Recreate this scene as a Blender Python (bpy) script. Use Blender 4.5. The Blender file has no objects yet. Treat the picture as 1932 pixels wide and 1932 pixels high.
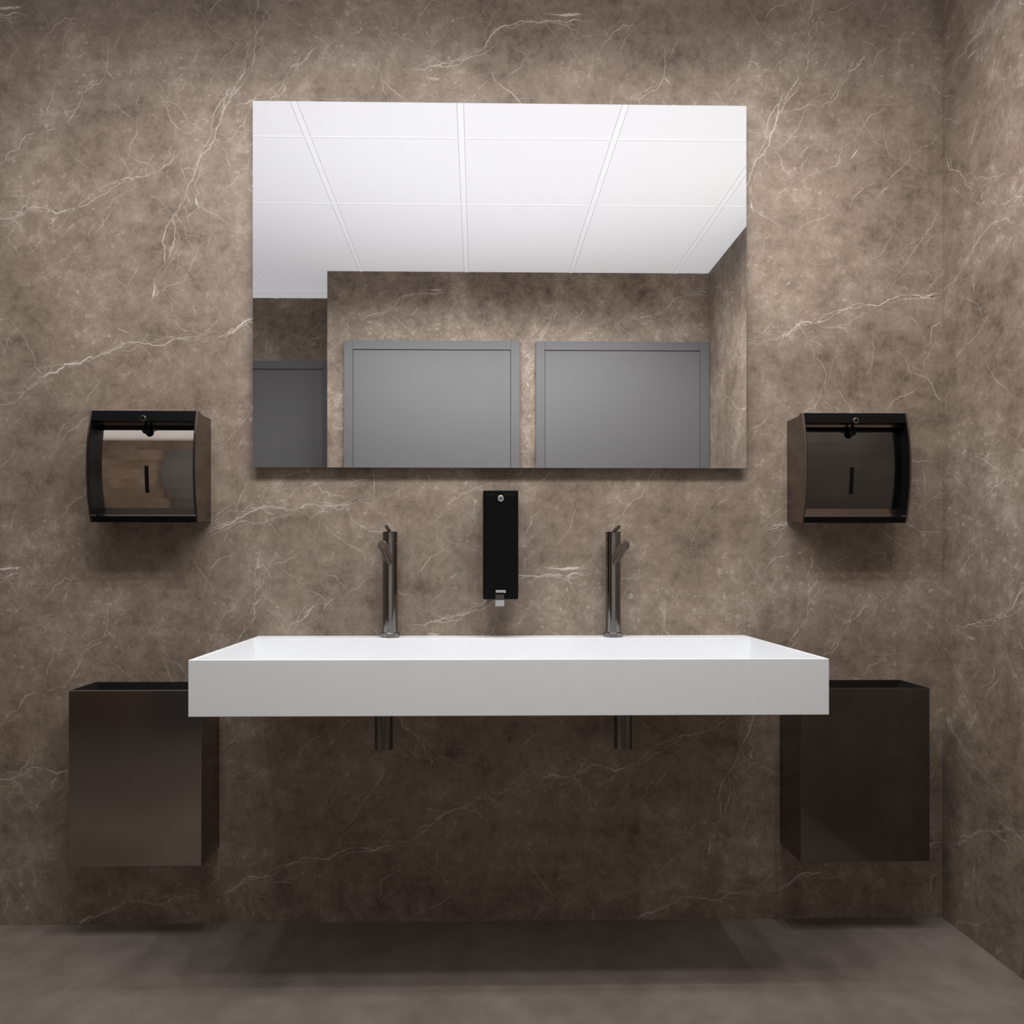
import bpy, bmesh, math, random
from mathutils import Vector, Matrix
random.seed(4)
C = bpy.context.scene.collection
PI = math.pi

# ------------------------------------------------------------------ dimensions (metres)
CEIL = 2.72
X_R = 1.354            # right wall
X_L = -2.60            # left wall, outside the view
Y_B = -2.098           # wall behind the viewer (seen in the mirror)
Y_B2 = -2.52           # its deeper bay on the left
X_J = -0.87            # jog between the two

# ------------------------------------------------------------------ node helpers
class NT:
    def __init__(s, name):
        s.m = bpy.data.materials.new(name); s.m.use_nodes = True
        s.t = s.m.node_tree; s.n = s.t.nodes; s.b = s.n['Principled BSDF']
    def link(s, a, b): s.t.links.new(a, b)
    def setin(s, node, i, v):
        if v is None: return
        if isinstance(v, bpy.types.NodeSocket): s.link(v, node.inputs[i])
        else: node.inputs[i].default_value = v
    def math(s, op, a, b=None, c=None, clamp=False):
        n = s.n.new('ShaderNodeMath'); n.operation = op; n.use_clamp = clamp
        s.setin(n, 0, a); s.setin(n, 1, b); s.setin(n, 2, c); return n.outputs[0]
    def vm(s, op, a, b=None, scale=None, c=None):
        n = s.n.new('ShaderNodeVectorMath'); n.operation = op
        s.setin(n, 0, a); s.setin(n, 1, b)
        if c is not None: s.setin(n, 2, c)
        if scale is not None: s.setin(n, 3, scale)
        return n.outputs['Value'] if op in ('DOT_PRODUCT', 'LENGTH', 'DISTANCE') else n.outputs[0]
    def noise(s, vec, scale, detail=4, rough=0.5, color=False, dist=0.0):
        n = s.n.new('ShaderNodeTexNoise'); s.link(vec, n.inputs['Vector'])
        n.inputs['Scale'].default_value = scale; n.inputs['Detail'].default_value = detail
        n.inputs['Roughness'].default_value = rough; n.inputs['Distortion'].default_value = dist
        return n.outputs['Color' if color else 'Fac']
    def rng(s, v, a, b, c=0.0, d=1.0, smooth=False):
        n = s.n.new('ShaderNodeMapRange'); n.clamp = True
        if smooth: n.interpolation_type = 'SMOOTHSTEP'
        s.setin(n, 0, v); s.setin(n, 1, a); s.setin(n, 2, b); s.setin(n, 3, c); s.setin(n, 4, d)
        return n.outputs[0]
    def mix(s, f, a, b, mode='MIX'):
        n = s.n.new('ShaderNodeMix'); n.data_type = 'RGBA'; n.blend_type = mode
        s.setin(n, 0, f); s.setin(n, 6, a); s.setin(n, 7, b); return n.outputs[2]
    def ramp(s, f, stops):
        n = s.n.new('ShaderNodeValToRGB'); s.link(f, n.inputs[0]); e = n.color_ramp.elements
        while len(e) < len(stops): e.new(0.5)
        for i, (p, c) in enumerate(stops): e[i].position = p; e[i].color = (*c, 1)
        return n.outputs[0]
    def coord(s):
        n = s.n.new('ShaderNodeTexCoord'); return n.outputs['Object']

def simple(name, col, rough=0.5, metal=0.0, noise_amt=0.04, nscale=30, spec=0.5):
    T = NT(name); co = T.coord()
    f = T.noise(co, nscale, 0)
    T.link(T.mix(f, (*[c*(1-noise_amt) for c in col], 1), (*[min(1, c*(1+noise_amt)) for c in col], 1)), T.b.inputs['Base Color'])
    T.b.inputs['Metallic'].default_value = metal
    T.b.inputs['Specular IOR Level'].default_value = spec
    T.b.inputs['Roughness'].default_value = rough
    return T.m

# ------------------------------------------------------------------ marble
def make_marble():
    T = NT('marble'); P = T.coord()
    at = T.n.new('ShaderNodeAttribute'); at.attribute_name = 'vein'
    c1 = T.noise(P, 2.9, 4, 0.68)
    c2 = T.noise(P, 17, 5, 0.87)
    mixn = T.math('ADD', T.math('MULTIPLY', c1, 0.47), T.math('MULTIPLY', c2, 0.53))
    base = T.ramp(mixn, [(0.37, (0.112,0.083,0.062)), (0.45, (0.186,0.142,0.108)), (0.53, (0.245,0.192,0.150)), (0.63, (0.36,0.296,0.243))])
    c3 = T.noise(P, 55, 1, 0.6)
    sp1 = T.math('MULTIPLY', T.rng(c3, 0.62, 0.72, 0, 0.78), T.rng(c1, 0.45, 0.58, 0.06, 0.68))
    base = T.mix(sp1, base, (0.48,0.41,0.35,1))
    col = T.mix(T.math('MULTIPLY', at.outputs['Fac'], T.rng(c2, 0.31, 0.50, 0.58, 0.95)), base, (0.74,0.675,0.61,1))
    T.link(col, T.b.inputs['Base Color'])
    T.b.inputs['Roughness'].default_value = 0.55
    T.b.inputs['Specular IOR Level'].default_value = 0.25
    return T.m

def make_concrete():
    T = NT('concrete_floor'); co = T.coord()
    a = T.noise(co, 2.4, 3, 0.6); b = T.noise(co, 12, 4, 0.65)
    f = T.math('ADD', T.math('MULTIPLY', a, 0.6), T.math('MULTIPLY', b, 0.4))
    T.link(T.ramp(f, [(0.34,(0.140,0.115,0.095)), (0.5,(0.195,0.164,0.138)), (0.66,(0.255,0.219,0.190))]), T.b.inputs['Base Color'])
    T.b.inputs['Roughness'].default_value = 0.5
    T.b.inputs['Specular IOR Level'].default_value = 0.3
    return T.m

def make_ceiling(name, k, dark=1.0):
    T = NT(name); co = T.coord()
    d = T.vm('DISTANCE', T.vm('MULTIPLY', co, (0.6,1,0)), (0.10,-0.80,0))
    glow_fall = T.rng(d, 0.2, 1.6, 0.78, 0.41, True)  # ceiling brightness painted in as emission, fading away from a bright centre
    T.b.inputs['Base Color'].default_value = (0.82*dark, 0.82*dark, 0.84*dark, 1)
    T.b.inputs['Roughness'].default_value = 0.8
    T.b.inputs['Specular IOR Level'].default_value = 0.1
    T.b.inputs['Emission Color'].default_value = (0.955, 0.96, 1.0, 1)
    T.link(T.math('MULTIPLY', glow_fall, k), T.b.inputs['Emission Strength'])
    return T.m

M = dict(
 marble=make_marble(), floor=make_concrete(),
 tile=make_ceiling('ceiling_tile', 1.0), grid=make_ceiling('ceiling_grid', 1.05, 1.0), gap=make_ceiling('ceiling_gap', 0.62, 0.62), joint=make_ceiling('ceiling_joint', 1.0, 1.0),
 door=simple('grey_door', (0.135,0.135,0.138), 0.5, 0, 0.02, 8, spec=0.3),
 doorframe=simple('grey_frame', (0.127,0.127,0.130), 0.5, 0, 0.02, 8, spec=0.3),
 white=simple('white_mineral', (0.815,0.827,0.845), 0.40, 0, 0.01, 12),
 black=simple('black_satin', (0.004,0.004,0.004), 0.35, 0.0, 0.1, 40, spec=0.08),
 blackmetal=simple('black_steel', (0.22,0.185,0.162), 0.22, 1.0),
 binmetal=simple('bin_steel_bright_refl', (0.33,0.30,0.28), 0.13, 1.0, 0.03, 3),  # bin steel with the brighter reflection put into its colour
 binmetaldimrefl=simple('bin_steel_dim_refl', (0.15,0.145,0.143), 0.12, 1.0, 0.03, 3),  # same bin steel, dimmer reflection put into its colour
 panel=simple('polished_panel_bright_refl', (0.95,0.85,0.77), 0.05, 1.0),  # bright tan reflection put into the panel's base colour
 paneldimrefl=simple('polished_panel_dim_refl', (0.13,0.132,0.135), 0.14, 1.0),  # same panel metal, dark reflection put into its base colour
 tap=simple('gunmetal', (0.25,0.236,0.226), 0.10, 1.0),
 chrome=simple('chrome', (0.6,0.6,0.61), 0.30, 1.0),
 backing=simple('mirror_backing', (0.03,0.026,0.023), 0.5),
 mirror=simple('mirror_silver', (0.93,0.935,0.94), 0.0, 1.0, 0.0, 1),
)

# ------------------------------------------------------------------ mesh helpers
def bx(bm, x0, x1, y0, y1, z0, z1, bev=0.0, seg=2):
    r = bmesh.ops.create_cube(bm, size=1, matrix=Matrix.Translation(((x0+x1)/2, (y0+y1)/2, (z0+z1)/2)) @ Matrix.Diagonal((abs(x1-x0), abs(y1-y0), abs(z1-z0), 1)))
    if bev:
        es = list({e for v in r['verts'] for e in v.link_edges})
        bmesh.ops.bevel(bm, geom=es, offset=bev, segments=seg, affect='EDGES', profile=0.5)
def tube(bm, pts, radii, seg=32, cap=True):
    """lofted round section through points"""
    rings = []
    pts = [Vector(p) for p in pts]
    for i, p in enumerate(pts):
        d = (pts[min(i+1, len(pts)-1)]-pts[max(i-1, 0)]).normalized()
        a = Vector((1,0,0)) if abs(d.z) > 0.99 else d.cross(Vector((0,0,1))).normalized()
        b = d.cross(a).normalized()
        rings.append([bm.verts.new(p+radii[i]*(math.cos(2*PI*k/seg)*a+math.sin(2*PI*k/seg)*b)) for k in range(seg)])
    for r0, r1 in zip(rings[:-1], rings[1:]):
        for k in range(seg):
            f = bm.faces.new((r0[k], r0[(k+1)%seg], r1[(k+1)%seg], r1[k])); f.smooth = True
    if cap:
        bm.faces.new(rings[0][::-1]); bm.faces.new(rings[-1])
def prism(bm, poly, x0, x1):
    """poly in (y,z), extruded along x"""
    a = [bm.verts.new((x0, y, z)) for y, z in poly]; b = [bm.verts.new((x1, y, z)) for y, z in poly]
    n = len(poly)
    for i in range(n): bm.faces.new((a[i], a[(i+1)%n], b[(i+1)%n], b[i]))
    bm.faces.new(a[::-1]); bm.faces.new(b)
def obj(name, bm, mat, parent=None, sharp=False):
    bmesh.ops.recalc_face_normals(bm, faces=bm.faces[:])
    if sharp:
        for e in bm.edges:
            if len(e.link_faces) == 2 and e.calc_face_angle(0) > 0.5: e.smooth = False
    me = bpy.data.meshes.new(name); bm.to_mesh(me); bm.free(); me.materials.append(mat)
    o = bpy.data.objects.new(name, me); C.objects.link(o)
    if parent: o.parent = parent
    return o
def thing(name, label, cat, loc, group=None):
    o = bpy.data.objects.new(name, None); C.objects.link(o); o.empty_display_size = 0.05
    o.location = loc; o['label'] = label; o['category'] = cat
    if group: o['group'] = group
    return o
def struct(name, bm, mat, parent=None):
    o = obj(name, bm, mat, parent)
    if not parent: o['kind'] = 'structure'
    return o
def NB(): return bmesh.new()
def copy_tree(o, parent=None):
    c = o.copy(); C.objects.link(c)
    if parent: c.parent = parent
    for ch in list(o.children): copy_tree(ch, c)
    return c

# ------------------------------------------------------------------ marble veins: thin inlaid ribbons, one pattern repeated on every slab
TP = 1.598
def tile(px, py): return ((px-900)/655.0, 1.04-(py-1057)/655.0)
rv = random.Random(11)
def jag(pts, amp, step):
    pts = [tuple(p) for p in pts]
    while True:
        out = [pts[0]]; done = True
        for a, b in zip(pts[:-1], pts[1:]):
            dx, dy = b[0]-a[0], b[1]-a[1]; L = math.hypot(dx, dy)
            if L > step:
                done = False; k = rv.gauss(0, amp)
                k = max(-1.8*amp, min(1.8*amp, k)); f = rv.uniform(0.4, 0.6)
                out.append((a[0]+dx*f-dy*k, a[1]+dy*f+dx*k))
            out.append(b)
        pts = out
        if done: return pts
STR = []      # strands: (points, widths, strengths)
def strand(pts, w, s, amp=0.12, gaps=0.35, taper=0.25):
    p = jag(pts, amp if w < 0.0035 else 0.07, max(0.0085, w*3)); n = len(p); ws = []; ss = []
    g = s; target = s; tw = w; cw = w
    for i in range(n):
        if rv.random() < 0.12:
            target = s*rv.uniform(0.15, 0.45) if rv.random() < gaps else s*rv.uniform(0.8, 1.15)
            tw = w*rv.uniform(0.5, 1.6)
        g += (target-g)*0.45; cw += (tw-cw)*0.4
        e = min(1, min(i, n-1-i)/max(1, n*taper*0.5))
        ws.append(max(0.0004, cw*(0.35+0.65*e))); ss.append(min(1, g*(0.25+0.75*e)))
    STR.append((p, ws, ss)); return p
def T2(pts): return [tile(*p) for p in pts]
def shift(p, d):
    a = rv.uniform(0, 2*PI); return [(x+math.cos(a)*d, y+math.sin(a)*d) for x, y in p]
VEINS = [  # (weight, points in the photograph's slab)
 (0.86, [(-60,775),(60,740),(130,690),(190,676),(250,648),(350,640),(430,636),(500,605),(620,572),(700,556),(780,535),(850,483),(960,443),(1010,392)]),
 (0.96, [(1000,430),(1075,420),(1120,396),(1200,398),(1260,352),(1330,338),(1400,292)]),
 (0.63, [(520,-5),(500,45),(468,110),(425,195),(372,330),(330,410),(318,500),(292,572)]),
 (0.6, [(505,20),(478,130),(440,185),(400,260)]),
 (0.64, [(600,92),(572,122),(545,152),(524,192)]),
 (0.76, [(765,132),(850,120),(908,96),(935,58),(1000,40),(1110,38)]),
 (0.5, [(920,130),(955,168),(990,205)]),
 (0.55, [(20,600),(60,650),(92,712),(122,765)]),
 (0.76, [(385,1008),(450,978),(545,962),(650,950),(742,922)]),
 (0.55, [(420,975),(500,940),(600,915),(700,905)]),
 (0.6, [(750,293),(790,350),(822,415)]),
 (0.55, [(905,430),(975,510),(1012,575)]),
 (0.5, [(215,65),(208,140),(140,230),(60,262),(-20,360)]),
 (0.45, [(640,75),(610,110),(560,150)]),
 (0.45, [(450,590),(490,650),(515,720),(530,760)]),
 (0.45, [(540,800),(620,850),(720,870)]),
 (0.45, [(100,1010),(180,900),(230,800)]),
 (0.4, [(800,1000),(880,930),(960,900),(1010,850)]),
 (0.4, [(640,650),(720,720),(760,800)]),
]
for wt, pts in VEINS:
    P2 = T2(pts)
    main = strand(P2, 0.0025*wt, 0.60*wt+0.36, 0.085, 0.4)
    if wt > 0.58:
        strand(shift(P2, 0.006), 0.0014, 0.60, 0.10, 0.5)
        strand(shift(P2, 0.013), 0.0011, 0.50, 0.11, 0.6)
    n = int(len(main)*(0.08 if wt > 0.6 else 0.055))
    for _ in range(n):
        i = rv.randrange(3, len(main)-3); a = main[i]; d = math.atan2(main[i+2][1]-main[i-2][1], main[i+2][0]-main[i-2][0])
        d += rv.choice((-1,1))*rv.uniform(0.3, 0.9)+(PI if rv.random() < 0.4 else 0); L = rv.uniform(0.03, 0.16)
        e = (a[0]+math.cos(d)*L, a[1]+math.sin(d)*L)
        strand([a, e], 0.0012, rv.uniform(0.35, 0.70), 0.09, 0.4, 0.8)
u0, v0 = tile(0, 1047)
for _ in range(210):
    x = u0+rv.random()*TP; y = v0+rv.random()*TP; r = rv.random()
    a = math.radians(rv.gauss(48, 12) if r < 0.64 else rv.gauss(-50, 12) if r < 0.92 else rv.uniform(0, 180))
    L = rv.uniform(0.06, 0.44)*rv.uniform(0.4, 1)
    e = (x+math.cos(a)*L, y+math.sin(a)*L)
    strand([(x, y), e], rv.uniform(0.0010, 0.0016), rv.uniform(0.25, 0.70), 0.08, 0.45, 0.8)
for pts, w, s in [([(-20,24),(62,26)],.0045,1), ([(1040,37),(1112,40)],.0045,1), ([(296,535),(290,572)],.005,.95), ([(332,455),(326,492)],.0035,.7),
                  ([(372,370),(380,398)],.005,.7), ([(205,140),(222,158)],.004,.6), ([(805,148),(830,150)],.005,.6), ([(560,296),(582,270)],.004,.7),
                  ([(636,345),(622,360)],.005,.65), ([(500,20),(512,40)],.005,.6), ([(100,430),(118,412)],.005,.6), ([(500,965),(520,972)],.005,.7)]:
    strand(T2(pts), w, s, 0.1, 0.3, 0.9)
    strand(shift(T2(pts), 0.006), w*0.3, s*0.6, 0.14, 0.3, 0.9)
for _ in range(120):
    x = u0+rv.random()*TP; y = v0+rv.random()*TP; a = rv.uniform(0, PI); L = rv.uniform(0.005, 0.018)
    strand([(x, y), (x+math.cos(a)*L, y+math.sin(a)*L)], rv.uniform(0.0012, 0.0028), rv.uniform(0.25, 0.6), 0.2, 0.2, 0.9)
print('strands', len(STR))

def marble_wall(name, box, umin, umax, to3):
    """box: the slab itself; umin..umax: extent along the pattern; to3(u, v, e) puts a pattern point on its face"""
    x0, x1, y0, y1, z0, z1 = box
    V = [(x, y, z) for x in (x0, x1) for y in (y0, y1) for z in (z0, z1)]
    F = [(0,1,3,2), (4,6,7,5), (0,4,5,1), (2,3,7,6), (0,2,6,4), (1,5,7,3)]
    A = [0.0]*8
    k0 = math.floor((umin-u0)/TP)-1; k1 = math.ceil((umax-u0)/TP)+1; cnt = 0
    for du in range(k0, k1+1):
        for dv in range(-2, 3):
            for p, ws, ss in STR:
                lo = min(q[0] for q in p)+du*TP; hi = max(q[0] for q in p)+du*TP
                vl = min(q[1] for q in p)+dv*TP; vh = max(q[1] for q in p)+dv*TP
                if hi < umin or lo > umax or vh < 0 or vl > CEIL: continue
                cnt += 1; e = 0.00003+(cnt*37 % 61)*3e-6; prev = None
                for i, q in enumerate(p):
                    u, v = q[0]+du*TP, q[1]+dv*TP
                    if not (umin+0.004 < u < umax-0.004 and 0.004 < v < CEIL-0.004): prev = None; continue
                    a = p[max(0, i-1)]; c = p[min(len(p)-1, i+1)]
                    dx, dy = c[0]-a[0], c[1]-a[1]; L = math.hypot(dx, dy) or 1
                    nx, ny = -dy/L*ws[i], dx/L*ws[i]; b0 = len(V)
                    V += [to3(u-nx, v-ny, e), to3(u, v, e), to3(u+nx, v+ny, e)]; A += [0.0, ss[i], 0.0]
                    if prev is not None:
                        F += [(prev, prev+1, b0+1, b0), (prev+1, prev+2, b0+2, b0+1)]
                    prev = b0
    me = bpy.data.meshes.new(name); me.from_pydata(V, [], F)
    at = me.attributes.new('vein', 'FLOAT', 'POINT'); at.data.foreach_set('value', A)
    me.materials.append(M['marble'])
    o = bpy.data.objects.new(name, me); C.objects.link(o); o['kind'] = 'structure'
    return o

# ------------------------------------------------------------------ room
W = 0.1
marble_wall('wall_back', (X_L-W, X_R+W, 0, W, -W, CEIL+W), X_L, X_R, lambda u, v, e: (u, -e, v))
marble_wall('wall_right', (X_R, X_R+W, Y_B2-W, 0, -W, CEIL+W), X_R, X_R-Y_B, lambda u, v, e: (X_R-e, X_R-u, v))
marble_wall('wall_left', (X_L-W, X_L, Y_B2-W, 0, -W, CEIL+W), X_L, X_L-Y_B2, lambda u, v, e: (X_L+e, X_L-u, v))
marble_wall('wall_front', (X_J, X_R, Y_B2-W, Y_B, -W, CEIL+W), X_J-Y_B, X_R-Y_B, lambda u, v, e: (u+Y_B, Y_B+e, v))
marble_wall('wall_bay', (X_L, X_J, Y_B2-W, Y_B2, -W, CEIL+W), X_L-Y_B2, X_J-Y_B2, lambda u, v, e: (u+Y_B2, Y_B2+e, v))
b = NB(); bx(b, X_L, X_R, Y_B2, 0, -W, 0); struct('floor', b, M['floor'])
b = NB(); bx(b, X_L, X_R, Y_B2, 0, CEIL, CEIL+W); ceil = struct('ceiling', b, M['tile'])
b = NB(); g = NB(); jn = NB()
xs = [-0.062+0.61*k for k in range(-4, 3)]
ys = [-0.300, -0.815, -1.330, -2.40]
for x in xs:
    y1 = Y_B if x > X_J else Y_B2
    bx(b, x-0.0110, x+0.0110, y1, 0, CEIL-0.0015, CEIL+0.002)
    for s in (-1, 1): bx(g, x+s*0.0127-0.0017, x+s*0.0127+0.0017, y1, 0, CEIL-0.0008, CEIL+0.002)
for y in ys:
    x0 = X_L; x1 = X_R if y > Y_B else X_J
    bx(jn, x0, x1, y-0.0020, y+0.0020, CEIL-0.0012, CEIL+0.002)
    bx(g, x0, x1, y-0.0050, y-0.0020, CEIL-0.0008, CEIL+0.002)
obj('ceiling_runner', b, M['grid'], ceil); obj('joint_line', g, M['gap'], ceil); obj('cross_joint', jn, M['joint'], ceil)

def door(name, x0, x1, y, ztop=2.31):
    fw = 0.052
    b = NB(); bx(b, x0+fw+0.0012, x1-fw-0.0012, y, y+0.024, 0.004, ztop-fw-0.0012, 0.002)
    d = struct(name, b, M['door'])
    b = NB()
    bx(b, x0, x0+fw, y, y+0.03, 0, ztop, 0.002); bx(b, x1-fw, x1, y, y+0.03, 0, ztop, 0.002)
    bx(b, x0+fw, x1-fw, y, y+0.03, ztop-fw, ztop, 0.002)
    obj('door_frame', b, M['doorframe'], d)
    b = NB(); hx = x1-fw-0.07
    bx(b, hx-0.02, hx+0.02, y+0.024, y+0.030, 0.98, 1.14, 0.002)
    tube(b, [(hx, y+0.02, 1.08), (hx, y+0.06, 1.08)], [0.009, 0.009], 16)
    tube(b, [(hx+0.008, y+0.056, 1.08), (hx-0.12, y+0.056, 1.08)], [0.009, 0.009], 16)
    obj('door_handle', b, M['tap'], d)
door('door_1', -0.769, 0.248, Y_B)
door('door_2', 0.341, X_R-0.002, Y_B)
door('door_3', -1.95, -0.93, Y_B2)

# ------------------------------------------------------------------ mirror
mx0, mx1, mz0, mz1 = -0.6346, 0.7707, 1.303, 2.340
cx, cz = (mx0+mx1)/2, mz0
t = thing('wall_mirror', 'large frameless rectangular mirror on the marble wall above the white washbasin', 'mirror', (cx, 0, mz0))
b = NB(); bx(b, mx0-cx, mx1-cx, -0.0250, -0.0244, 0, mz1-mz0); obj('mirror_glass', b, M['mirror'], t)
b = NB(); bx(b, mx0-cx, mx1-cx, -0.0243, -0.0180, 0, mz1-mz0); obj('edge_rim', b, M['backing'], t)
b = NB(); bx(b, mx0-cx+0.015, mx1-cx-0.015, -0.0179, 0, 0.022, mz1-mz0-0.015); obj('backing_frame', b, M['backing'], t)

# ------------------------------------------------------------------ washbasin
BX0, BX1, BD, BZ0, BZ1 = -0.6272, 0.7757, 0.4826, 0.6995, 0.8232
bcx = (BX0+BX1)/2; hw = (BX1-BX0)/2; H = BZ1-BZ0
TX = [-0.245, 0.3857]
t = thing('washbasin', 'long white rectangular trough washbasin mounted on the marble wall', 'washbasin', (bcx, 0, BZ0))
b = NB()
th = 0.010; led = 0.066
def ring(x0, x1, y0, y1, z): return [b.verts.new(p) for p in ((x0,y0,z),(x1,y0,z),(x1,y1,z),(x0,y1,z))]
o0 = ring(-hw, hw, -BD, 0, 0); o1 = ring(-hw, hw, -BD, 0, H)
i1 = ring(-hw+th, hw-th, -BD+th, -led, H)
i0 = ring(-hw+th+0.004, hw-th-0.004, -BD+th+0.006, -led-0.004, H-0.100)
for A, B in ((o0, o1), (o1, i1), (i1, i0)):
    for k in range(4): b.faces.new((A[k], A[(k+1)%4], B[(k+1)%4], B[k]))
b.faces.new(o0[::-1]); b.faces.new(i0)
bmesh.ops.bevel(b, geom=b.edges[:], offset=0.0012, segments=2, affect='EDGES', profile=0.5)
obj('bowl', b, M['white'], t)
for x in TX:
    b = NB(); zf = H-0.100
    tube(b, [(x-bcx, -0.17, zf), (x-bcx, -0.17, zf+0.003), (x-bcx, -0.17, zf+0.005)], [0.034, 0.034, 0.030], 32)
    obj('drain_cover', b, M['chrome'], t, True)
    b = NB(); r = 0.0237
    tube(b, [(x-bcx, -0.17, 0.0), (x-bcx, -0.17, -0.010)], [r*1.12, r*1.12], 40)
    tube(b, [(x-bcx, -0.17, -0.010), (x-bcx, -0.17, -0.155)], [r, r], 40)
    obj('drain_pipe', b, M['tap'], t, True)

# ------------------------------------------------------------------ taps
def make_tap(x, label):
    t = thing('basin_tap', label, 'tap', (x, -0.038, BZ1), 'taps on the washbasin')
    b = NB(); tube(b, [(0,0,0),(0,0,0.012)], [0.0270,0.0270], 48); tube(b, [(0,0,0.012),(0,0,0.014)], [0.0250,0.0235], 48); obj('base_ring', b, M['tap'], t, True)
    b = NB(); tube(b, [(0,0,0.014),(0,0,0.262)], [0.0213,0.0213], 48); obj('column', b, M['tap'], t, True)
    b = NB(); tube(b, [(0,0,0.264),(0,0,0.297)], [0.0213,0.0213], 48)
    tube(b, [(0,0,0.262),(0,0,0.2645)], [0.018,0.018], 32, False); obj('cap', b, M['tap'], t, True)
    b = NB(); a = Vector((0,-0.005,0.211)); c = Vector((0,-0.156,0.257)); d = (c-a).normalized()
    tube(b, [a, c], [0.0125,0.0125], 32)
    s = obj('spout', b, M['blackmetal'], t, True)
    b = NB(); tube(b, [c, c+d*0.002], [0.0095,0.0085], 24); obj('aerator', b, M['blackmetal'], s, True)
    b = NB(); tube(b, [(0,-0.012,0.292),(0,-0.020,0.300),(0,-0.080,0.3075),(0,-0.084,0.308)], [0.0055,0.0052,0.0050,0.004], 20)
    obj('lever', b, M['blackmetal'], t, True)
    return t
tap = make_tap(TX[0], 'dark metal basin tap standing left of the black soap dispenser')
t2 = copy_tree(tap); t2.location.x = TX[1]; t2['label'] = 'dark metal basin tap standing right of the black soap dispenser'

# ------------------------------------------------------------------ soap dispenser
sx0, sx1, sz0, sz1, sd = 0.0165, 0.1135, 0.9324, 1.232, 0.095
sc = (sx0+sx1)/2; sw = (sx1-sx0)/2; sh = sz1-sz0
t = thing('soap_dispenser', 'slim black soap dispenser on the wall between the two taps', 'soap dispenser', (sc, 0, sz0))
b = NB(); bx(b, -sw+0.002, sw-0.002, -0.030, 0, 0.002, sh-0.002, 0.002); obj('back_plate', b, M['black'], t)
b = NB(); bx(b, -sw, sw, -sd, -0.031, 0, sh, 0.0035, 3); bx(b, -sw+0.007, sw-0.007, -sd-0.0012, -sd+0.002, 0.03, sh-0.012, 0.001); obj('cover', b, M['black'], t)
b = NB(); z = 0.277; tube(b, [(0,-sd+0.001,z),(0,-sd-0.004,z),(0,-sd-0.005,z)], [0.0092,0.0092,0.008], 8); l = obj('lock', b, M['chrome'], t)
b = NB(); tube(b, [(0,-sd-0.0052,z),(0,-sd-0.0058,z)], [0.0035,0.0035], 6); obj('keyhole', b, M['blackmetal'], l)
b = NB(); bx(b, -0.014, 0.014, -sd-0.004, -sd, 0.018, 0.0255, 0.001); obj('name_plate', b, M['chrome'], t)
b = NB(); prism(b, [(-sd+0.006, 0.014), (-sd-0.012, 0.014), (-sd-0.013, -0.001), (-sd+0.006, -0.001)], -0.015, 0.009)
l = obj('push_lever', b, M['backing'], t)
b = NB(); prism(b, [(-sd-0.006, -0.001), (-sd-0.014, -0.001), (-sd-0.0125, -0.018), (-sd-0.006, -0.018)], -0.015, 0.009)
obj('lever_tip', b, M['chrome'], l)

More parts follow.
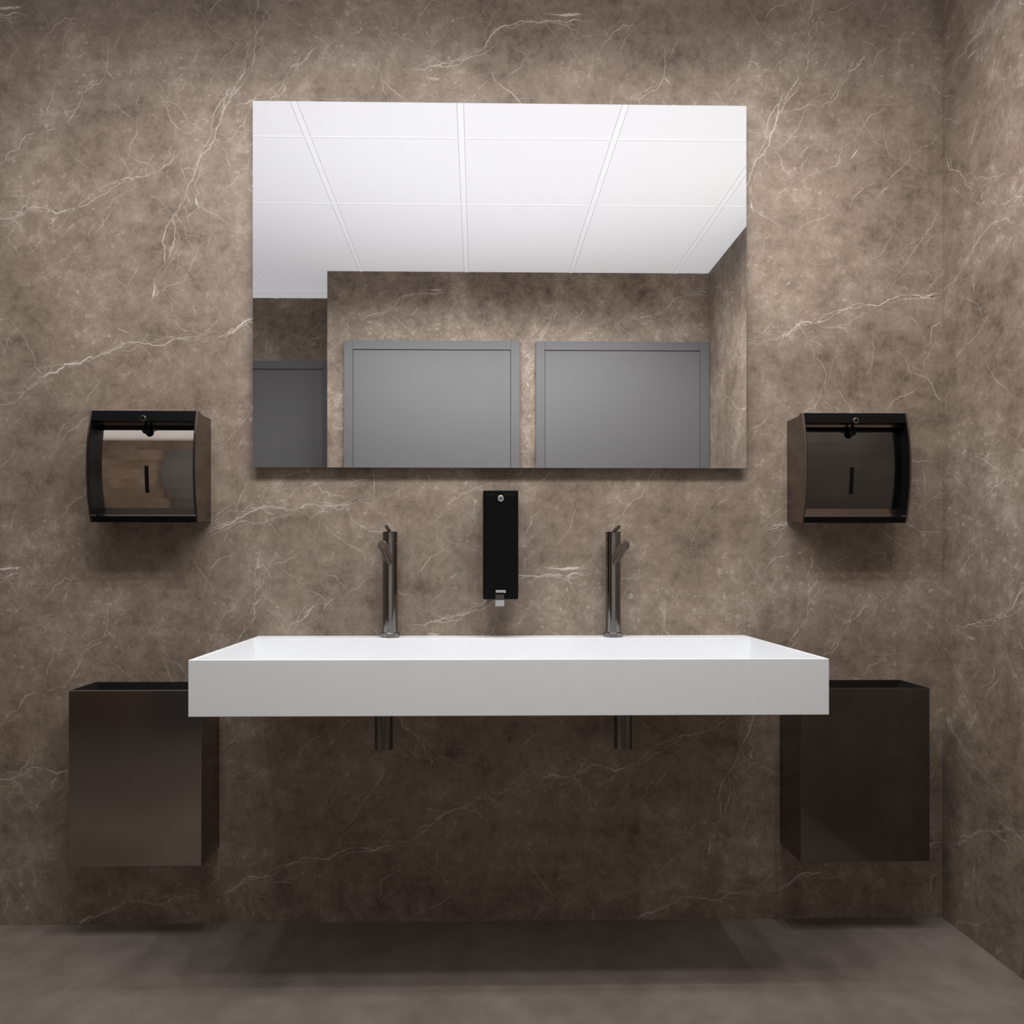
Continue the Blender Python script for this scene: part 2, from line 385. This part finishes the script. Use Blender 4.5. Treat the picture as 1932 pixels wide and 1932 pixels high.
# ------------------------------------------------------------------ paper towel dispensers
def make_disp(x0, x1, label, pmat):
    z0, z1 = 1.144, 1.447; h = z1-z0; hw = (x1-x0)/2
    t = thing('paper_towel_dispenser', label, 'towel dispenser', ((x0+x1)/2, 0, z0), 'towel dispensers either side of the mirror')
    N = 14
    arc = lambda z: 1-((z/h)*2-1)**2
    seam = lambda z: -(0.078-0.020*arc(z)); front = lambda z: -(0.095+0.021*arc(z))
    zs = [h*k/N for k in range(N+1)]
    b = NB(); prism(b, [(0,0.004)]+[(seam(z)+0.0012, min(max(z,0.004),h-0.004)) for z in zs]+[(0,h-0.004)], -hw+0.0015, hw-0.0015)
    obj('housing', b, M['blackmetal'], t)
    ct = 0.005
    side = [(seam(z)-0.0012, z) for z in zs]+[(front(z), z) for z in reversed(zs)]
    lin = [(-0.036, z) for z in zs[1:-1]]+[(front(z)+0.0004, z) for z in reversed(zs[1:-1])]
    for s in (-1, 1):
        b = NB(); prism(b, side, *sorted((s*hw, s*(hw-ct)))); c = obj('side_cheek', b, M['blackmetal'], t)
        b = NB(); prism(b, lin, *sorted((s*(hw-ct), s*(hw-ct-0.0015)))); obj('cheek_liner', b, M['black'], c)
    b = NB(); th = 0.028
    topz = [h-th+th*k/4 for k in range(5)]
    prism(b, [(seam(z)-0.0012, z) for z in topz]+[(front(z)+0.0003, z) for z in reversed(topz)], -hw+ct, hw-ct)
    obj('hood', b, M['black'], t)
    b = NB(); botz = [0.016*k/4 for k in range(5)]
    prism(b, [(seam(z)-0.0012, z) for z in botz]+[(front(z)+0.0003, z) for z in reversed(botz)], -hw+ct, hw-ct); obj('bottom_lip', b, M['black'], t)
    b = NB(); pf = lambda z: -(0.056+0.026*(1-((z/h-0.52)/0.52)**2)); N2 = 10
    pz = [0.015+(h-0.041)*k/N2 for k in range(N2+1)]
    prism(b, [(-0.045, pz[0])]+[(pf(z), z) for z in pz]+[(-0.045, pz[-1])], -hw+ct+0.0015, hw-ct-0.0015)
    obj('front_panel', b, pmat, t)
    b = NB(); sl = [0.081+0.074*k/10 for k in range(11)]
    prism(b, [(pf(z)+0.004, z) for z in sl]+[(pf(z)-0.0015, z) for z in reversed(sl)], -0.005, 0.005)
    obj('level_slot', b, M['black'], t)
    b = NB(); bx(b, -0.013, 0.013, pf(0.03)-0.004, pf(0.03)+0.01, 0.020, 0.030, 0.002); obj('catch', b, M['black'], t)
    zl = 0.281; yl = front(zl)
    b = NB(); tube(b, [(0,yl+0.006,zl),(0,yl-0.003,zl),(0,yl-0.004,zl)], [0.0085,0.0085,0.0072], 24); l = obj('lock', b, M['tap'], t, True)
    b = NB(); tube(b, [(0,yl-0.0035,zl),(0,yl-0.0048,zl)], [0.0045,0.0045], 6); obj('keyhole', b, M['black'], l)
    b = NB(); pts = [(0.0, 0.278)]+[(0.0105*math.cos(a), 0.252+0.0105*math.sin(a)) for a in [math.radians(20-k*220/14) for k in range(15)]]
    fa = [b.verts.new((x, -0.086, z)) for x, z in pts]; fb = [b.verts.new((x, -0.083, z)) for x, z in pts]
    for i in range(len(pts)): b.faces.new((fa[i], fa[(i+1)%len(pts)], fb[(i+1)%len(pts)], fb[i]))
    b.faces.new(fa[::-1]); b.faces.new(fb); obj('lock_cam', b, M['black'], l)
    return t
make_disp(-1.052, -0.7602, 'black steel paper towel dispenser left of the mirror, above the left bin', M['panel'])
make_disp(0.8977, 1.191, 'black steel paper towel dispenser between the mirror and the room corner', M['paneldimrefl'])

# ------------------------------------------------------------------ wall bins
def make_bin(x0, x1, label, fm):
    z0, z1, d = 0.2215, 0.6925, 0.131; h = z1-z0; hw = (x1-x0)/2; tk = 0.004
    t = thing('waste_bin', label, 'bin', ((x0+x1)/2, 0, z0), 'wall bins either side of the washbasin')
    b = NB()
    bx(b, -hw, hw, -d, -d+tk, 0, h, 0.001, 1); obj('front_face', b, M[fm], t)
    b = NB()
    bx(b, -hw, -hw+tk, -d+tk, 0, 0, h); bx(b, hw-tk, hw, -d+tk, 0, 0, h); bx(b, -hw+tk, hw-tk, -tk, 0, 0, h)
    bx(b, -hw+tk, hw-tk, -d+tk, -tk, 0.0, tk)
    obj('body', b, M['blackmetal'], t)
    b = NB()
    def flap(p):
        vs = [b.verts.new(q) for q in p]; b.faces.new(vs)
    i = 0.022; e = tk; zt = h-0.001; zb = h-0.030
    flap([(-hw+e,-d+e,zt),(hw-e,-d+e,zt),(hw-e-0.06,-d+e+i,zb),(-hw+e+0.06,-d+e+i,zb)])
    flap([(-hw+e,-e,zt),(hw-e,-e,zt),(hw-e-0.06,-e-i,zb),(-hw+e+0.06,-e-i,zb)])
    flap([(-hw+e,-d+e,zt),(-hw+e,-e,zt),(-hw+e+0.06,-e-i,zb),(-hw+e+0.06,-d+e+i,zb)])
    flap([(hw-e,-d+e,zt),(hw-e,-e,zt),(hw-e-0.06,-e-i,zb),(hw-e-0.06,-d+e+i,zb)])
    obj('funnel_insert', b, M['black'], t)
    return t
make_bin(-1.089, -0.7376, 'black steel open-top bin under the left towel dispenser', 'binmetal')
make_bin(0.8776, 1.231, 'black steel open-top bin on the wall next to the room corner', 'binmetaldimrefl')

# ------------------------------------------------------------------ lamps: unseen spots added under the ceiling, unseen fill light added behind the viewer
rl = random.Random(3)
sd_ = bpy.data.lights.new('fill_spot', 'SPOT'); sd_.energy = 7.0; sd_.shadow_soft_size = 0.0
sd_.spot_size = math.radians(178); sd_.spot_blend = 0.62; sd_.color = (1.0, 0.995, 0.99)
for i in range(8):
    for j in range(3):
        o = bpy.data.objects.new('fill_spot', sd_); C.objects.link(o)
        o.location = (-0.82+i*0.255+rl.uniform(-.05,.05), -0.90-j*0.12+rl.uniform(-.04,.04), 2.68+rl.uniform(-.006,.006))
fl = bpy.data.lights.new('fill_light', 'AREA'); fl.shape = 'RECTANGLE'; fl.size = 2.0; fl.size_y = 0.9; fl.energy = 2.2; fl.color = (1.0, 0.98, 0.96)
o = bpy.data.objects.new('fill_light', fl); C.objects.link(o); o.location = (0.2, -2.03, 0.75); o.rotation_euler = (PI/2, 0, 0)

# ------------------------------------------------------------------ world, camera
w = bpy.data.worlds.new('world'); bpy.context.scene.world = w; w.use_nodes = True
w.node_tree.nodes['Background'].inputs[0].default_value = (0.5,0.5,0.5,1); w.node_tree.nodes['Background'].inputs[1].default_value = 0.1
cd = bpy.data.cameras.new('camera'); cam = bpy.data.objects.new('camera', cd); C.objects.link(cam)
cam.location = (0, -2.0, 1.04); cam.rotation_euler = (PI/2, 0, math.radians(-0.9))
cd.sensor_width = 36; cd.lens = 36*1310/1932; cd.shift_x = 0.0235; cd.shift_y = 0.0471; cd.clip_start = 0.01
bpy.context.scene.camera = cam
try:
    bpy.context.scene.view_settings.view_transform = 'Standard'
except Exception as ex: print('view', ex)
